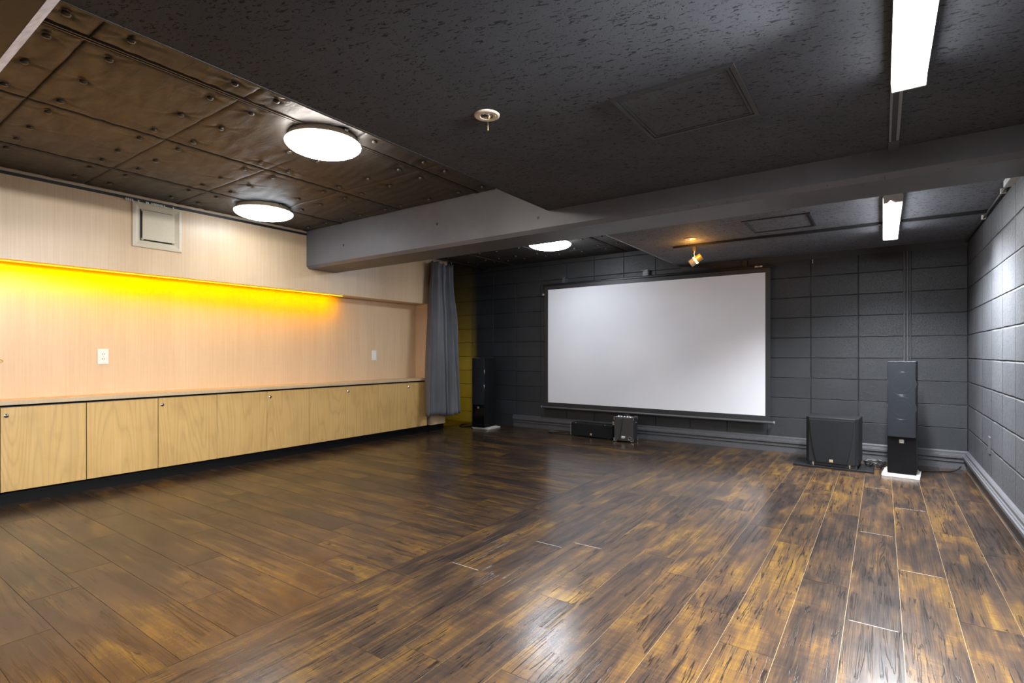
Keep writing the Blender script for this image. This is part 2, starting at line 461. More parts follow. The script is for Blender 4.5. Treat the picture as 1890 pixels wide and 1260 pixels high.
# ------------------------------------------------------------------ padded ceilings
BX = [-2.09, -2.40, -2.63, -2.94, -3.26, -3.455, -3.775, -4.04, -4.262, -4.556]
def padded(name, label, ys, seams, y_lo, y_hi, res):
    V, F = [], []
    cols = [(-2.514, XD-.01), (-3.3615, -2.546), (-4.172, -3.3645), (XL, -4.204)]
    btn = [(x, s+d) for s in seams for d in (-.1, .1) for x in BX if y_lo+.02 < s+d < y_hi-.02]
    B = np.array(btn)
    rnd = RNG.rand(len(B), 6)
    for (xa, xb_) in cols:
        for ya, yb in zip(ys, ys[1:]):
            g = .0008
            xs = np.concatenate([[xa+g], np.linspace(xa+g+.0012, xb_-g-.0012, max(3, int((xb_-xa)/res))), [xb_-g]])
            yy = np.concatenate([[ya+g], np.linspace(ya+g+.0012, yb-g-.0012, max(3, int((yb-ya)/res))), [yb-g]])
            X, Y = np.meshgrid(xs, yy)
            d = np.minimum(np.minimum(X-xa, xb_-X), np.minimum(Y-ya, yb-Y))
            h = .007*(1-np.exp(-d/.010))
            for (bx, by), rr in zip(B, rnd):
                if not (xa-.05 < bx < xb_+.05 and ya-.05 < by < yb+.05): continue
                dx, dy = X-bx, Y-by; r = np.hypot(dx, dy)+1e-6; th = np.arctan2(dy, dx)
                h -= .009*np.exp(-(r/.026)**2) + .004*np.exp(-r/.08)
                w = np.cos(5*th+rr[0]*6) + .8*np.cos(9*th+rr[1]*6) + .6*np.cos(14*th+rr[2]*6)
                h += .0022*w*np.exp(-r/.075)*np.clip(r/.02, 0, 1)*(.5+rr[3])
            h += .0012*np.sin(X*9+Y*57+np.sin(X*5)*2)*np.sin(Y*3.1+X*2.3) + .001*np.sin(Y*83+X*21)*np.sin(X*7+Y*3)
            Z = ZC + .006 - h
            Z[0, :] += .02; Z[-1, :] += .02; Z[1:-1, 0] += .02; Z[1:-1, -1] += .02
            o = len(V); ny, nx = X.shape
            V.extend(zip(X.ravel().tolist(), Y.ravel().tolist(), Z.ravel().tolist()))
            for j in range(ny-1):
                for i in range(nx-1):
                    q = o+j*nx+i; F.append((q, q+nx, q+nx+1, q+1))
    mb = MB(); mb.v = V; mb.f = F; mb.mi = [0]*len(F); mb.sm = [True]*len(F)
    mb.box(XL-.2, XR, y_lo, y_hi, ZC+.03, ZC+.08, 1)
    o = struct(name, mb, [LEATHER, BLACK], label, 'ceiling', recalc=False)
    first = None
    for (bx, by) in btn:
        z = ZC - .003
        if first is None:
            s = MB(); s.lathe((0, 0, 0), [(.0001, -.0085), (.007, -.0078), (.0125, -.005), (.0155, 0), (.0135, .006), (.0001, .012)], 16)
            first = build('button', s, BUTTON, o); b = first
        else:
            b = first.copy(); C.objects.link(b)
        b.location = (bx, by, z)
    for xc in (-2.53, -4.188):
        s = MB().prism([(xc-.0125, ZC-.002), (xc-.006, ZC-.002), (xc-.006, ZC+.010), (xc+.006, ZC+.010), (xc+.006, ZC-.002), (xc+.0125, ZC-.002), (xc+.0125, ZC+.02), (xc-.0125, ZC+.02)], 'Y', y_lo, y_hi)
        build('batten', s, BATTEN, o)
    return o
padded('ceiling', 'brown buttoned leatherette padded ceiling over the cabinet side, before the beam', [.42, .72, 1.322, 1.925, 2.527, YBM0], [.72, 1.322, 1.925, 2.527, 3.13], .42, YBM0, .013)
padded('ceiling', 'dark buttoned padded ceiling beyond the beam, above the curtain', [YBM1, 3.73, 4.332, 4.934, 5.536, YB], [3.73, 4.332, 4.934, 5.536], YBM1, YB, .024)
struct('ceiling', MB().box(-6.6, XL-.02, YN, YB, 2.3, 2.36).box(XL, XD, YN, .03, ZC, ZC+.05), CHARC, 'plain dark ceiling over the opening and behind the viewer', 'ceiling')

def drop(y0, y1, label):
    o = struct('ceiling', MB().box(XD, XR, y0, y1, ZD, ZD+.05), TILE if y0 < 2 else TILE_LIT, label, 'ceiling')
    build('edge_bead', MB().box(XD-.012, XD, y0, y1, ZD-.002, ZD+.018).box(XD-.003, XD, y0, y1, ZD+.018, ZC+.02), CHARC if y0 < 2 else GREYP, o)
drop(.423, YBM0, 'black acoustic tile dropped ceiling with worm-hole flecks, before the beam')
drop(YBM1, YB, 'black acoustic tile dropped ceiling beyond the beam, near the screen')
struct('ceiling', MB().box(XD, XR, YN, .03, ZD, ZD+.05), TILE, 'black tile ceiling behind the viewer', 'ceiling')

# ------------------------------------------------------------------ access hatches
def hatch(x0, x1, y0, y1, label):
    c = ((x0+x1)/2, (y0+y1)/2, ZD)
    t = thing('access_hatch', label, 'ceiling hatch', c, group='ceiling access hatches')
    m = MB(); w, z0 = .022, ZD-.007
    def ring(a0, a1, b0, b1, w, z0, z1):
        m.box(a0, a1, b0, b0+w, z0, z1); m.box(a0, a1, b1-w, b1, z0, z1); m.box(a0, a0+w, b0+w, b1-w, z0, z1); m.box(a1-w, a1, b0+w, b1-w, z0, z1)
    ring(x0, x1, y0, y1, .016, z0, ZD); ring(x0+.019, x1-.019, y0+.019, y1-.019, .010, z0+.002, ZD)
    build('frame', m, CHARC, t, c)
    build('panel', MB().box(x0+.031, x1-.031, y0+.031, y1-.031, ZD-.003, ZD), TILE if y0 < 3 else TILE_LIT, t, c)
hatch(-.868, -.414, 1.895, 2.36, 'square black ceiling hatch before the beam, beside the small downlight')
hatch(-.868, -.414, 4.224, 4.685, 'square black ceiling hatch beyond the beam, next to the spotlight track')

# ------------------------------------------------------------------ countertop, cabinets
build_ = build
def counter():
    m = MB().box(XNI+.002, XL+.028, YN, 4.848, .668, .697)
    o = build('countertop', m, COUNTER, bevel=.002); tag(o, 'long pale maple countertop running along the niche above the cabinets', 'countertop')
counter()
def cabinet(y0, ym, y1, label, wide_left):
    c = (XL-.02, (y0+y1)/2, .095)
    t = thing('base_cabinet', label, 'cabinet', c, group='maple cabinets under the counter')
    build('carcass', MB().box(XNI+.004, XL-.020, y0+.001, y1-.001, .094, .655), BLACK, t, c)
    g0 = .0035 if wide_left else .0015
    for k, (a, b) in enumerate(((y0, ym), (ym, y1))):
        if b - a < .05: continue
        gl = g0 if k == 0 else (.0030 if wide_left else .0012)
        d = build('door', MB().box(XL-.019, XL, a+gl, b-.0014, .093, .651), DOOR, t, c, bevel=.0012)
        if k == 1:
            l = MB(); ly = a + .030
            l.lathe((XL, ly, .597), [(.0001, .007), (.0055, .007), (.006, .0045), (.0125, .0045), (.0135, .003), (.0135, 0)], 20, 0, 'X')
            l.box(XL+.0068, XL+.0075, ly-.001, ly+.001, .592, .602, 1)
            build('lock', l, [SILVER, BLACK], d, c)
cabinet(-.46, -.02, .43, 'maple cabinet out of frame before the first one', True)
cabinet(.43, .882, 1.340, 'maple cabinet with yellowed door cut by the frame', True)
cabinet(1.340, 1.804, 2.259, 'maple cabinet with wide black door gaps, below the double socket plate', True)
cabinet(2.259, 2.716, 3.159, 'maple cabinet in the middle of the row, third from the grey curtain', False)
cabinet(3.159, 3.607, 4.051, 'maple cabinet second from the grey curtain, below the switch plate', False)
cabinet(4.051, 4.498, 4.845, 'maple cabinet beside the grey curtain, its last door narrower', False)

# ------------------------------------------------------------------ led strip in the niche
t = build('led_strip', MB().box(XNI+.117, XNI+.133, YN+.3, 3.62, ZNI-.004, ZNI+.002), LEDY)
tag(t, 'yellow LED strip tucked under the niche soffit', 'strip light')

# ------------------------------------------------------------------ wall plates
def plate(y, z, label, name, x, sign, kind, mat):
    c = (x, y, z); t = thing(name, label, 'outlet' if kind == 'socket' else 'switch' if kind == 'switch' else 'wall plate', c)
    build('plate', MB().box(x, x+.006*sign, y-.036, y+.036, z-.059, z+.059) if sign > 0 else MB().box(x-.006, x+.004, y-.036, y+.036, z-.059, z+.059), mat, t, c, bevel=.003)
    if kind == 'socket':
        build('insert', MB().box(x+.006, x+.008, y-.0135, y+.0135, z-.036, z+.036), IVORY if mat != WHITE else WHITE, t, c, bevel=.001)
        for dz in (-.019, .019):
            s = MB()
            for dy in (-.006, .006): s.box(x+.008, x+.0086, y+dy-.0016, y+dy+.0016, z+dz-.005, z+dz+.005)
            build('socket', s, BLACK, t, c)
    elif kind == 'switch':
        for dz in (-.024, 0, .024):
            build('rocker', MB().box(x+.006, x+.009, y-.009, y+.009, z+dz-.010, z+dz+.010), WHITE, t, c, bevel=.001)
plate(1.503, .986, 'white double socket plate on the maple niche wall', 'wall_outlet', XNI, 1, 'socket', WHITE)
plate(4.165, .985, 'narrow white switch plate on the niche wall near the curtain', 'wall_switch', XNI, 1, 'switch', WHITE)
plate(4.877, .375, 'grey painted cover plate low on the right block wall', 'cover_plate', XR, -1, 'blank', SKIRT)

# thin cord on the niche wall
pts = [(XNI+.006, .55+.40*i/24, .958 + .012*math.sin(i*.42)) for i in range(20)] + [(XNI+.008, .905+.03*math.cos(a), .958+.012*math.sin(a)) for a in np.linspace(-1.5, 2.6, 10)]
tag(build('cord', MB().tube(pts, .0022, 6), plain('yellow_cord', (.5, .36, .12), .5)), 'thin yellow cord loop hanging on the niche wall at the frame edge', 'cord')

# ------------------------------------------------------------------ ventilation grille
def vent():
    y0, y1, z0, z1, x = 1.621, 1.977, 1.839, 2.195, XL
    c = (x, (y0+y1)/2, (z0+z1)/2); t = thing('wall_vent', 'square ivory ventilation grille high on the maple wall', 'vent', c)
    m = MB(); w = .030
    # bevelled ring: outer flat frame, sloping inner throat
    def loop(iy, dx): return [(x+dx, y0+iy, z0+iy), (x+dx, y1-iy, z0+iy), (x+dx, y1-iy, z1-iy), (x+dx, y0+iy, z1-iy)]
    L = [loop(0, 0), loop(.004, .012), loop(.024, .016), loop(.030, .013), loop(.056, .002)]
    for a, b in zip(L, L[1:]): m.add(a+b, [(i, (i+1) % 4, 4+(i+1) % 4, 4+i) for i in range(4)])
    build('frame', m, IVORY, t, c)
    build('throat', MB().box(x, x+.0015, y0+.05, y1-.05, z0+.05, z1-.05), BLACK, t, c)
    build('cover', MB().box(x+.012, x+.020, y0+.067, y1-.060, z0+.065, z1-.063), IVORY, t, c, bevel=.003)
    for (yy, zz) in ((y0+.062, z0+.060), (y1-.074, z0+.060), (y0+.062, z1-.072), (y1-.074, z1-.072)):
        build('clip', MB().box(x+.002, x+.014, yy, yy+.014, zz, zz+.014), IVORY, t, c)
vent()

# ------------------------------------------------------------------ curtain track on the maple wall
def wall_track():
    c = (XL+.012, 1.7, 2.20); t = thing('curtain_track', 'black curtain track along the top of the maple wall, with white runners', 'curtain track', c)
    build('rail', MB().box(XL, XL+.016, .43, YBM0-.005, 2.196, 2.214), BLACK, t, c)
    build('pale_strip', MB().box(XL, XL+.012, .43, YBM0-.005, 2.2155, 2.2245), plain('pale_edge', (.55, .44, .34), .4), t, c)
    f = None
    for y in [1.578, 1.592, 1.606, 1.620, 1.660, 1.714, 1.726, 1.752, 1.766, 1.780, 1.794, 1.808, 1.822, 1.840, 1.905]:
        if f is None:
            f = build('runner', MB().box(-.001, .007, -.004, .004, -.014, 0).cyl((.003, 0, -.014), (.003, 0, -.020), .003, n=8), WHITE, t); b = f
        else: b = f.copy(); C.objects.link(b)
        b.location = (XL+.018-c[0], y-c[1], 2.199-c[2])
wall_track()

# ------------------------------------------------------------------ curtain
def curtain():
    c = (-4.64, 5.02, .22)
    t = thing('curtain', 'charcoal grey curtain gathered beside the maple cabinets', 'curtain', c)
    ns, nt = 170, 46; V, F = [], []
    for j in range(nt+1):
        tt = j/nt                                        # 0 top .. 1 bottom
        ya = 4.80 - .10*tt**1.3; yb = 5.20 + .17*tt**.8 - .03*math.sin(PI*min(1, tt*3))
        A = .050 + .030*min(1, tt*1.4)
        for i in range(ns+1):
            s = i/ns
            w = s + .035*math.sin(7*s+1.0+1.5*tt) + .015*math.sin(17*s+2*tt)
            ph = 2*PI*(3.9*w) + .7*math.sin(2.2*tt+3*s) + .9
            f = math.sin(ph); f = math.copysign(abs(f)**.85, f)*(.75+.35*math.sin(5*s+2)) - .95*max(0., math.sin(ph*.5+1.1))**14
            f += .16*math.sin(2.3*ph+3*tt)*min(1, tt*2)
            y = ya + (yb-ya)*s + .022*math.cos(ph)*(.4+.6*tt)
            x = -4.622 + A*f + .012*math.sin(2*ph+tt*2)
            z = 2.172 - tt*(2.172-.215 - .020*math.sin(s*6.) - .012*math.sin(ph))
            if tt < .14:                                  # slack droops between the hooks
                z -= .022*(1-abs(math.cos(PI*5*s)))*(1-tt/.14); x += .02*math.sin(PI*7*s)*(tt/.14)*(1-tt/.14)*3
            V.append((x, y, z))
    F = [(j*(ns+1)+i, j*(ns+1)+i+1, (j+1)*(ns+1)+i+1, (j+1)*(ns+1)+i) for j in range(nt) for i in range(ns)]
    mb = MB(); mb.v = V; mb.f = F; mb.mi = [0]*len(F); mb.sm = [True]*len(F)
    o = build('cloth', mb, CURT, t, c); so = o.modifiers.new('thick', 'SOLIDIFY'); so.thickness = .003
    for i in range(6):
        y = 4.82 + i*.075; build('hook', MB().tube([(-4.64, y, 2.212), (-4.64, y, 2.19), (-4.636, y, 2.165)], .0025, 6), GREYM, t, c)
    tag(build('curtain_rail', MB().box(-4.652, -4.628, 4.55, 5.95, 2.208, 2.228), BLACK), 'short black ceiling rail carrying the grey curtain', 'curtain rail')
curtain()

# ------------------------------------------------------------------ dome ceiling lamps
def dome(loc, r, mat, label):
    t = thing('ceiling_lamp', label, 'ceiling lamp', loc, group='round dome ceiling lamps')
    z = 0.
    build('base', MB().lathe((0, 0, 0), [(.0001, .003), (r*.90, .003), (r*.92, -.010), (r*.955, -.026), (r*.985, -.032), (r*.97, -.0375), (.0001, -.0375)], 56), CREAM, t)
    R = r; prof = [(R*.97, -.0365), (R, -.0375)]
    for k in range(1, 13):
        a = k/12*PI/2; prof.append((R*math.cos(a)+1e-4, -.038 - .056*math.sin(a)))
    build('diffuser', MB().lathe((0, 0, 0), prof, 56), mat, t)
dome((-2.585, 1.815, ZC-.004), .205, DOME_W, 'warm white round dome lamp over the floor, nearest the dropped ceiling')
dome((-4.245, 2.405, ZC-.004), .228, DOME_C, 'cool white round dome lamp close to the maple wall and its vent')
dome((-2.950, 4.90, ZC-.004), .228, DOME_F, 'cool white round dome lamp beyond the beam, half hidden by it')

# ------------------------------------------------------------------ strip lights
def strip_light(x, y0, y1, label):
    c = (x, (y0+y1)/2, ZD)
    t = thing('ceiling_strip_light', label, 'strip light', c, group='white strip lights')
    build('housing', MB().prism([(x-.038, ZD+.004), (x+.038, ZD+.004), (x+.050, ZD-.045), (x-.050, ZD-.045)], 'Y', y0, y1), WHITE, t, c)
    n = 10; poly = [(x-.046, ZD-.045)] + [(x-.046*math.cos(PI*k/n), ZD-.050-.030*math.sin(PI*k/n)) for k in range(n+1)] + [(x+.046, ZD-.045)]
    build('diffuser', MB().prism(poly, 'Y', y0+.008, y1-.008), TUBE, t, c)
    for a, b in ((y1-.008, y1), (y0, y0+.008)):
        build('end_cap', MB().prism([(x-.050, ZD-.045), (x-.047, ZD-.082), (x+.047, ZD-.082), (x+.050, ZD-.045)], 'Y', a, b), WHITE, t, c)
strip_light(.075, 1.03, 2.27, 'white strip light on the ceiling, before the beam')
strip_light(.055, 3.92, 5.20, 'white strip light on the ceiling beyond the beam, facing the tall speaker')

def duct():
    c = (.045, 2.7, ZD); t = thing('ceiling_cable_duct', 'grey cable duct on the ceiling between the near strip light and the beam', 'cable duct', c)
    build('channel', MB().box(.026, .064, 2.272, 3.10, ZD-.014, ZD+.004), GREYP, t, c)
    build('slot', MB().box(.034, .053, 2.272, 2.99, ZD-.0148, ZD-.014), CHARC, t, c)
    build('end_plate', MB().box(.024, .066, 2.995, 3.128, ZD-.016, ZD), SKIRT, t, c)
duct()
def duct_wall():
    c = (.585, 3.8, 1.985)
    t = thing('cable_duct', 'pale duct and twin cables along the top of the right block wall', 'cable duct', c)
    build('cover', MB().box(.572, XR+.003, YBM1, 4.11, 1.966, ZD+.003), plain('duct_pale_grey', (.50, .50, .49), .5), t, c, bevel=.002)
    for dx, dz in ((0, 0), (-.004, -.014)):
        build('cable', MB().tube([(.594+dx, 4.08, 1.990+dz), (.596+dx, 4.8, 1.988+dz), (.594+dx, 5.4, 1.990+dz), (.596+dx, 5.985, 1.988+dz)], .0055, 8), CHARC, t, c)
    for y in (4.26, 5.0):
        build('clip', MB().box(.580, .606, y-.006, y+.006, 1.966, 1.998), WHITE, t, c, bevel=.002)
duct_wall()

# conduits on the back wall
for x, r_, lb in ((.166, .008, 'left of the dark conduits running up the wall behind the tall speaker'), (.190, .008, 'middle dark conduit running up the wall behind the tall speaker'), (.210, .005, 'thinnest dark conduit, right of the three behind the tall speaker')):
    tag(build('conduit', MB().tube([(x, YB-r_+.001, .165), (x, YB-r_+.001, 1.0), (x, YB-r_+.001, 1.944)], r_, 10), SKIRT), lb, 'conduit')
tag(build('wire_end', MB().tube([(-.565, YB+.004, 1.955), (-.565, YB-.012, 1.93), (-.564, YB-.012, 1.905)], .0035, 8), WHITE), 'short pale wire end at the top of the screen wall', 'wire')
m = MB().box(-2.50, -2.475, YB-.022, YB, .162, .31)
tag(build('conduit', m, SKIRT), 'short grey conduit on the wall behind the small amplifier', 'conduit')

# ------------------------------------------------------------------ emergency downlights with pull cord
def downlight():
    t = thing('downlight', 'cream emergency downlight with pull cord in the ceiling before the beam', 'downlight', (-1.345, 1.727, ZD), group='emergency downlights')
    build('trim_ring', MB().lathe((0, 0, 0), [(.027, -.004), (.030, -.0065), (.047, -.0065), (.0525, -.004), (.0535, 0)], 48, smooth=False), CREAM, t)
    rf = MB().lathe((0, 0, 0), [(.0272, -.0045), (.017, -.0022), (.008, -.0008), (.0001, -.0006)], 14, smooth=False)
    build('reflector', rf, CHROME, t)
    build('indicator', MB().cyl((.034, .014, -.0064), (.034, .014, -.0075), .0022, n=10), GREEN, t)
    cd = build('pull_cord', MB().tube([(-.026, .0405, -.005), (-.026, .0405, -.015), (-.026, .0405, -.024)], .0011, 6), GREYM, t)
    build('toggle', MB().lathe((-.026, .0405, 0), [(.0001, -.022), (.0014, -.023), (.0027, -.040), (.0027, -.0435), (.0001, -.044)], 12), TASSEL, cd)
    return t
dl = downlight()
dup(dl, (-1.357, 4.605, ZD), 'cream emergency downlight beyond the beam, glowing beside the amber track spot')

# ------------------------------------------------------------------ track and spot
tk = build('light_track', MB().box(-1.587, .60, 4.845, 4.875, ZD-.020, ZD), BLACK); tag(tk, 'slim black lighting track across the ceiling near the screen', 'light track')
def spot():
    c = (-1.395, 4.86, ZD-.020)
    t = thing('track_spotlight', 'small amber track spotlight glowing under the black track', 'spotlight', c)
    x, y, z = c
    build('adapter', MB().box(x-.014, x+.014, y-.012, y+.012, z-.044, z).cyl((x, y, z-.044), (x, y, z-.056), .011, .009), plain('bronze_grey', (.16, .14, .12), .35, .7), t, c, bevel=.002)
    build('arm', MB().tube([(x, y, z-.052), (x-.001, y, z-.078), (x+.006, y, z-.098), (x+.014, y, z-.112)], .006, 10), SILVER, t, c)
    d = Vector((.80, .10, .52)).normalized(); p = Vector((x+.012, y-.005, z-.128))
    build('body', MB().cyl(p+d*.006, p+d*.060, .033, .031, 24), AMBERG, t, c)
    build('lamp_ring', MB().cyl(p-d*.008, p+d*.006, .0345, None, 24), AMBER, t, c)
    build('lens_hood', MB().cyl(p-d*.055, p-d*.008, .033, .033, 24), plain('clear_smoke', (.55, .52, .50), .15, .6), t, c)
spot()

# ------------------------------------------------------------------ projector screen
def screen():
    y = 5.915; x0, x1, z0, z1 = -3.590, -.982, .367, 1.843; bx0, bx1, bz0, bz1 = -3.648, -.934, .318, 1.892
    c = ((x0+x1)/2, y, bz0); t = thing('projector_screen', 'large white pull-down projector screen with black border on the block wall', 'projector screen', c)
    # fabric with very slight waves
    nx, nz = 60, 36
    def dy(x, z):
        u, w = (x-bx0)/(bx1-bx0), (z-bz0)/(bz1-bz0)
        return .006*math.sin(5.2*u+2.6*w+.5)*(.35+.65*w) + .0035*math.sin(9*u-4*w)
    def sheet(xa, xb, za, zb, n, k, off):
        V = [(xa+(xb-xa)*i/n, y+off+dy(xa+(xb-xa)*i/n, za+(zb-za)*j/k), za+(zb-za)*j/k) for j in range(k+1) for i in range(n+1)]
        return V, [(j*(n+1)+i, j*(n+1)+i+1, (j+1)*(n+1)+i+1, (j+1)*(n+1)+i) for j in range(k) for i in range(n)]
    a = MB(); a.add(*sheet(x0, x1, z0, z1, nx, nz, 0), 0, True); build('white_fabric', a, SCREEN, t, c, recalc=False)
    b = MB()
    for (q0, q1, s0, s1, n, k) in ((bx0, x0, bz0, bz1, 2, nz), (x1, bx1, bz0, bz1, 2, nz), (x0, x1, bz0, z0, nx, 2), (x0, x1, z1, bz1, nx, 2)): b.add(*sheet(q0, q1, s0, s1, n, k, 0), 0, True)
    build('black_border', b, plain('border_black', (.022, .023, .026), .45), t, c, recalc=False)
    k = MB().box(-3.672, -.925, y-.010, y+.055, 1.890, 1.918); build('casing', k, SATINB, t, c, bevel=.006)
    w = MB().tube([(-3.680, y, .302), (-2.3, y, .302), (-.905, y, .302)], .014, 14); br = build('bottom_bar', w, SKIRT, t, c)
    build('end_cap', MB().cyl((-.905, y, .302), (-.893, y, .302), .017, n=16), GREYP, br, c); build('end_cap', MB().cyl((-3.692, y, .302), (-3.680, y, .302), .017, n=16), GREYP, br, c)
    for x, mt in ((-3.385, SKIRT), (-2.285, GREYP), (-1.2, CHARC)):
        q = MB().box(x-.040, x+.042, YB-.006, YB, 1.915, 1.992).box(x-.040, x+.042, YB-.05, YB-.006, 1.985, 1.992).box(x-.016, x+.034, y+.04, YB-.006, 1.916, 1.925)
        q.box(x-.004, x+.036, YB-.052, YB-.047, 1.918, 1.992)
        for (ax, az) in ((.006, 1.975), (.024, 1.972), (.012, 1.945), (.026, 1.935)): q.cyl((x+ax, YB-.0525, az), (x+ax, YB-.0535, az), .004, n=8, mi=1)
        build('bracket', q, [mt, BLACK], t, c)
    cd = build('pull_cord', MB().tube([(-3.668, y-.01, 1.90), (-3.674, y-.012, 1.85), (-3.668, y-.012, 1.82), (-3.650, y-.012, 1.79)], .003, 6), BLACK, t, c)
    build('ring', MB().tube([(-3.655+.013*math.cos(a), y-.014, 1.784+.010*math.sin(a)) for a in np.linspace(0, 2*PI, 14)], .003, 6), WHITE, cd, c)
    st = build('maker_sticker', MB().box(-1.080, -1.008, y-.0115, y-.010, 1.9005, 1.9135), WHITE, t, c)
    build('print', MB().box(-1.055, -1.028, y-.012, y-.0115, 1.905, 1.9135), RED, st, c)
screen()

# ------------------------------------------------------------------ tower speakers
def board(name, cx, cy, w, d, h, rz, mat, label):
    o = build(name, MB().box(-w/2, w/2, -d/2, d/2, 0, h), mat, bevel=.002); o.location = (cx, cy, 0); o.rotation_euler = (0, 0, rz)
    return tag(o, label, 'board')
def tower(loc, rz, label):
    t = thing('floor_speaker', label, 'speaker', loc, rz, 'tall black floor speakers')
    w, d, h = .095, .29, .915
    build('cabinet', MB().box(-w, w, 0, d, 0, h), SATINB, t, bevel=.004)
    build('front_baffle', MB().box(-w+.002, w-.002, -.004, 0, .002, .305), GLOSSB, t)
    for z, r in ((.85, .028), (.735, .067), (.535, .067)):
        dr = build('driver', MB().lathe((0, -.002, z), [(.0001, .010 if r > .05 else -.002), (r*.3, .006), (r*.34, .010), (r*.86, -.002), (r*.9, -.0045), (r, -.004), (r*1.05, 0)], 36, 0, 'Y'), CONE, t)
    for z in (.735, .535):
        build('trim_ring', MB().lathe((0, -.003, z), [(.088, .004), (.0935, -.004), (.0955, -.004), (.0965, .004)], 40, 0, 'Y'), SILVER, t)
    # bowed grille
    n = 14; poly = [(-w+.004, -.0055), (-w+.004, -.016)] + [(-w+.004+(2*w-.008)*k/n, -.017-.009*math.sin(PI*k/n)) for k in range(1, n)] + [(w-.004, -.016), (w-.004, -.0055)]
    build('grille', MB().prism(poly, 'Z', .303, h-.003), GRILLE, t)
    bd = build('badge', MB().box(-.016, .016, -.0075, -.004, .250, .280), SILVER, t, bevel=.001)
    build('engraving', MB().box(-.011, .011, -.0079, -.0075, .256, .260), GREYM, bd)
    build('top_plate', MB().box(-.025, .025, -.012, -.004, h-.002, h+.003), SILVER, t)
    return t
R_ROT, L_ROT = -math.radians(4.5), math.radians(4.5)
board('plinth_board', .133, 5.452, .252, .30, .018, R_ROT, PLY, 'pale board on the floor under the tall speaker beside the right wall')
tw = tower((.130, 5.318, .030), R_ROT, 'tall black floor speaker with grey grille on a pale board, right of the subwoofer')
board('plinth_board', -4.365, 5.60, .250, .29, .018, L_ROT, PLY, 'pale board under the tall speaker next to the curtain')
dup(tw, (-4.360, 5.415, .030), 'tall black floor speaker in the dark corner next to the grey curtain', L_ROT)
for (x, y, r, lb) in ((.130, 5.455, R_ROT, 'white spacer under the tall speaker beside the right wall'), (-4.366, 5.56, L_ROT, 'white spacer under the tall speaker next to the curtain')):
    board('spacer_board', x, y, .225, .275, .012, r, PLY, lb).location.z = .018

# ------------------------------------------------------------------ subwoofer on its board
o = build('floor_mat', MB().box(-.300, .300, -.15, .19, 0, .020), SATINB, bevel=.003); o.location = (-.357, 5.490, 0); tag(o, 'black board on the floor under the subwoofer', 'board')
def sub():
    rz = -math.radians(3.5)
    t = thing('subwoofer', 'boxy black subwoofer with tapered cloth front on a black board', 'subwoofer', (-.362, 5.345, .020), rz)
    w, z0, z1 = .198, .030, .428
    m = MB().prism([(-w+.026, 0), (w-.026, 0), (w, .028), (w, .33), (-w, .33), (-w, .028)], 'Z', z0, z1)
    build('cabinet', m, plain('sub_vinyl', (.012, .0125, .014), .45, spec=.3), t, bevel=.004)
    n = 10; pr = []
    for k in range(n+1):
        f = k/n; pr.append((.166 - .052*(1-f)**1.8, z0+.002 + (z1-z0-.022)*f))
    poly = [(x, z) for x, z in pr] + [(-x, z) for x, z in reversed(pr)]
    build('grille', MB().prism(poly, 'Y', -.012, -.001), SUBCLOTH, t, bevel=.003)
    bd = build('badge', MB().box(-.014, .014, -.0145, -.012, z0+.012, z0+.036), GOLD, t, bevel=.001)
    build('engraving', MB().box(-.009, .009, -.0149, -.0145, z0+.018, z0+.022), GREYM, bd)
    build('base_plate', MB().box(-w+.03, w-.01, .012, .32, .004, z0), BLACK, t)
    for x in (-.140, .135):
        for y in (.012, .29): build('foot', MB().cyl((x, y, 0), (x, y, z0), .009, .011, 14), SILVER, t)
sub()

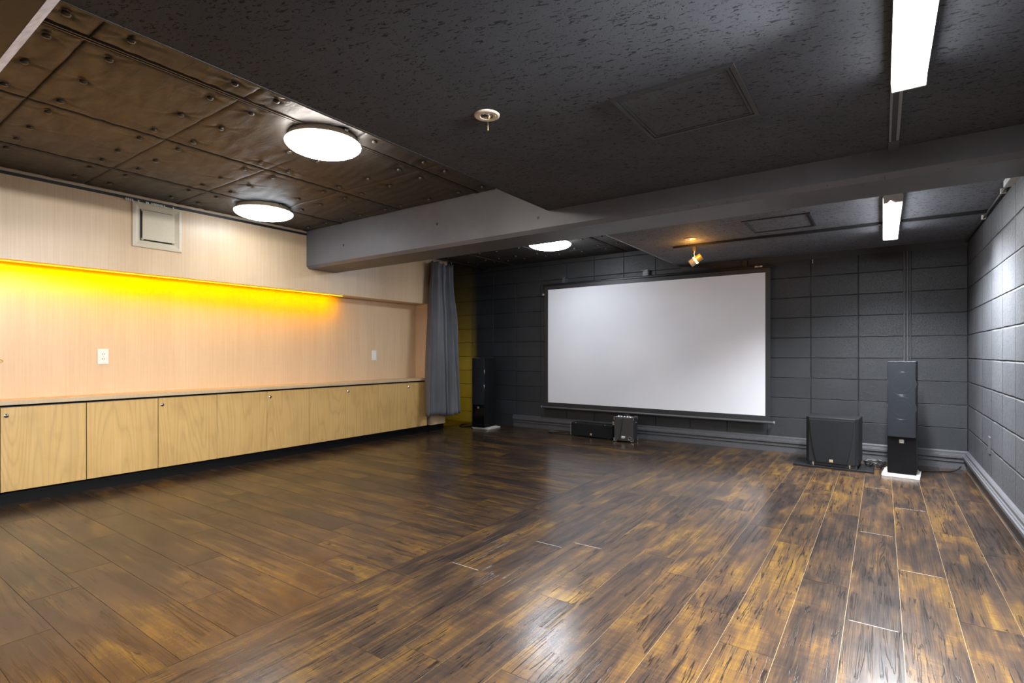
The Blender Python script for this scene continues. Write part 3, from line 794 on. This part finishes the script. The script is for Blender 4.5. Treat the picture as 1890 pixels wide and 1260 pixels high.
# ------------------------------------------------------------------ centre speaker and amplifier
def centre():
    rz = -math.radians(2.2)
    t = thing('centre_speaker', 'long low black speaker lying on the floor under the screen', 'speaker', (-2.848, 5.694, 0), rz)
    w, d, h = .282, .15, .165
    build('cabinet', MB().box(-w, w, 0, d, .008, h), SATINB, t, bevel=.004)
    build('grille', MB().box(-w+.008, w-.004, -.012, -.001, .010, h-.006), SUBCLOTH, t, bevel=.003)
    for x in (-.21, .185): build('clip', MB().box(x-.008, x+.008, -.011, .002, h-.006, h+.001), SILVER, t)
    build('badge', MB().box(-.012, .012, -.014, -.012, .028, .052), GOLD, t, bevel=.001)
    for x in (-.22, .22): build('foot', MB().box(x-.02, x+.02, .01, d-.01, 0, .008), RUBBER, t)
    build('side_trim', MB().box(-w-.003, -w+.002, -.010, .02, .010, h-.004), GREYP, t)
centre()
def amp():
    rz = math.radians(5)
    t = thing('guitar_amplifier', 'small black practice amplifier with metal corners beside the low speaker', 'amplifier', (-2.403, 5.612, 0), rz)
    w, d, h = .114, .160, .282
    build('cabinet', MB().box(-w, w, 0, d, .010, h), VINYL, t, bevel=.010)
    build('grille', MB().box(-w+.006, w-.006, -.007, .001, .014, h-.012), AMPCLOTH, t, bevel=.004)
    for sx in (-1, 1):
        for sz in (0, 1):
            x = sx*w; z = h if sz else .010
            for yy in (0, d):
                q = MB(); s = 1 if yy == 0 else -1
                ya, yb = (yy-.010, yy+.014) if s > 0 else (yy-.012, yy+.003)
                q.box(min(x-sx*.034, x+sx*.003), max(x-sx*.034, x+sx*.003), ya, yb, z-.006 if sz else z-.003, z+.003 if sz else z+.006)
                q.box(min(x-sx*.006, x+sx*.003), max(x-sx*.006, x+sx*.003), ya, yb, z-.034 if sz else z-.003, z+.003 if sz else z+.034)
                build('corner_guard', q, SILVER, t, bevel=.002)
    for i in range(5):
        kx = -w+.045+i*.034
        kb = build('knob', MB().lathe((kx, .035, h), [(.0105, 0), (.010, .012), (.0001, .013)], 16), SILVER, t)
    build('panel', MB().box(-w+.02, w-.02, .012, .075, h, h+.0015), GREYM, t)
    build('handle', MB().tube([(-.045, d*.62, h), (-.03, d*.62, h+.016), (0, d*.62, h+.020), (.03, d*.62, h+.016), (.045, d*.62, h)], .005, 8), RUBBER, t)
    build('strap_lug', MB().cyl((w, .09, .22), (w+.010, .09, .22), .010, n=14), SILVER, t)
    build('side_clamp', MB().box(-w-.020, -w, .004, .03, .185, .225), SILVER, t, bevel=.002)
    lg = MB()
    for i, (a, b_) in enumerate(((0, .010), (.009, .018), (.016, .024), (.023, .030), (.029, .036))):
        lg.box(-.022+a*1.25, -.022+b_*1.25-.003, -.0085, -.007, .052+.002*i % .006, .070)
    lg.box(-.022, .014, -.0085, -.007, .046, .050)
    build('logo', lg, WHITE, t)
    build('port', MB().lathe((.072, -.008, .046), [(.0001, .0008), (.0155, .0008), (.0155, 0)], 24, 0, 'Y').lathe((.072, -.008, .046), [(.0155, 0), (.0172, -.002), (.019, 0), (.019, .002)], 24, 1, 'Y'), [BLACK, GREYM], t)
    build('cable', MB().tube([(.0, .035, h+.012), (-.006, .01, h+.010), (-.010, -.011, h-.01), (-.016, -.011, .20), (-.030, -.011, .12), (-.040, -.011, .06), (-.055, -.012, .02)], .0022, 6), RUBBER, t)
amp()

# ------------------------------------------------------------------ cables on the floor
def smooth(pts, k=8):
    out = []; P = [Vector(p) for p in pts]
    for i in range(len(P)-1):
        a, b, c_, d = P[max(i-1, 0)], P[i], P[i+1], P[min(i+2, len(P)-1)]
        for j in range(k):
            t = j/k; out.append(.5*((2*b)+(c_-a)*t+(2*a-5*b+4*c_-d)*t*t+(3*b-a-3*c_+d)*t**3))
    return out + [P[-1]]
loop = [(-3.16, 5.80, .006), (-3.30, 5.83, .006), (-3.42, 5.80, .006), (-3.47, 5.74, .006), (-3.40, 5.69, .006), (-3.28, 5.70, .006), (-3.19, 5.735, .012), (-3.17, 5.79, .016), (-3.26, 5.845, .018), (-3.40, 5.85, .018), (-3.50, 5.79, .012)]
tag(build('speaker_cable', MB().tube(smooth(loop), .0055, 8), RUBBER), 'black cable looped on the floor at the end of the low speaker', 'cable')
loop = [(-.13, 5.66, .006)]
for i in range(26):
    a = i*1.02; loop.append((-.055+.065*math.cos(a)+.02*math.sin(i*2.3), 5.60+.06*math.sin(a)+.012*math.cos(i*1.7), .030+.024*math.sin(i*1.3)+.012*(i % 3)))
loop.append((.02, 5.70, .008))
tag(build('speaker_cable', MB().tube(smooth(loop, 6), .0042, 7), RUBBER), 'tangled black cables on the floor between the subwoofer and the tall speaker', 'cable')
loop = [(.23, 5.64, .006), (.30, 5.70, .006), (.40, 5.74, .006), (.48, 5.80, .006), (.53, 5.86, .02), (.555, 5.93, .035)]
tag(build('speaker_cable', MB().tube(smooth(loop), .0050, 8), RUBBER), 'black cable on the floor running from the tall speaker into the room corner', 'cable')
loop = [(-4.53, 5.78, .006), (-4.61, 5.66, .006), (-4.70, 5.50, .006), (-4.80, 5.55, .006), (-4.86, 5.70, .006), (-4.74, 5.80, .010), (-4.64, 5.76, .012)]
tag(build('speaker_cable', MB().tube(smooth(loop), .0055, 8), RUBBER), 'black cable on the floor behind the grey curtain', 'cable')

# ------------------------------------------------------------------ lights
def area(name, loc, sx, sy, power, col, rot=(0, 0, 0), spread=180.):
    d = bpy.data.lights.new(name, 'AREA'); d.shape = 'RECTANGLE'; d.size = sx; d.size_y = sy; d.energy = power; d.color = col; d.spread = math.radians(spread)
    o = bpy.data.objects.new(name, d); C.objects.link(o); o.location = loc; o.rotation_euler = rot; return o
area('strip_lamp_near', (.075, 1.65, ZD-.084), .085, 1.2, 82., (.90, .95, 1.), spread=138)
area('strip_lamp_far', (.055, 4.56, ZD-.084), .085, 1.2, 46., (.90, .95, 1.), spread=132)
led = area('led_lamp', (XNI+.125, .65, ZNI-.008), .014, 5.9, 7.8, (1., 1., 1.), rot=(0, math.radians(34), 0), spread=150)
led.data.use_nodes = True; nt = led.data.node_tree; em = nt.nodes['Emission']
cx = nt.nodes.new('ShaderNodeCombineXYZ'); cx.inputs[0].default_value, cx.inputs[1].default_value, cx.inputs[2].default_value = 1., .34, -.40   # amber LED lies outside the display gamut
nt.links.new(cx.outputs[0], em.inputs['Color'])
area('opening_lamp', (-5.085, 4.55, .62), .14, .95, 5., (1., .62, .02), rot=(math.radians(90), 0, 0), spread=100)
area('wall_fill_behind', (.0, -.95, 1.86), 1.2, .12, 12., (.90, .95, 1.), rot=Vector((-.80, .52, -.30)).to_track_quat('-Z', 'Y').to_euler())  # added unseen fill behind the camera, brightens the maple wall
area('strip_side_near', (.018, 1.42, ZD-.060), .78, .035, 10., (.92, .96, 1.), rot=Vector((-1, -.05, -.34)).to_track_quat('-Z', 'Y').to_euler(), spread=74)
area('strip_side_far', (.112, 4.35, ZD-.075), .9, .03, 6., (.92, .96, 1.), rot=Vector((.80, -.15, -.86)).to_track_quat('-Z', 'Y').to_euler(), spread=58)
area('room_fill', (-1.9, -1.3, 1.98), 2.6, 1.2, 32., (.88, .94, 1.), rot=(math.radians(18), 0, 0))  # added soft fill overhead behind the camera, no fixture modelled
s = bpy.data.lights.new('amber_glow', 'POINT'); s.energy = .9; s.color = (1., .45, .08); s.shadow_soft_size = .02
o = bpy.data.objects.new('amber_glow', s); C.objects.link(o); o.location = (-1.37, 4.72, ZD-.085)
w = bpy.data.worlds.new('world'); bpy.context.scene.world = w; w.use_nodes = True
w.node_tree.nodes['Background'].inputs[0].default_value = (.02, .02, .022, 1)

# ------------------------------------------------------------------ camera
cd = bpy.data.cameras.new('camera'); cam = bpy.data.objects.new('camera', cd); C.objects.link(cam)
cam.location = (0, 0, 1.012); cam.rotation_euler = (math.radians(90), 0, math.radians(35.18))
cd.sensor_width = 36.; cd.lens = 36.*969/1890; cd.shift_y = 21.5/1890; cd.clip_start = .02
bpy.context.scene.camera = cam
vs = bpy.context.scene.view_settings
vs.view_transform = 'Standard'; vs.look = 'None'; vs.exposure = 1.4; vs.gamma = 1.
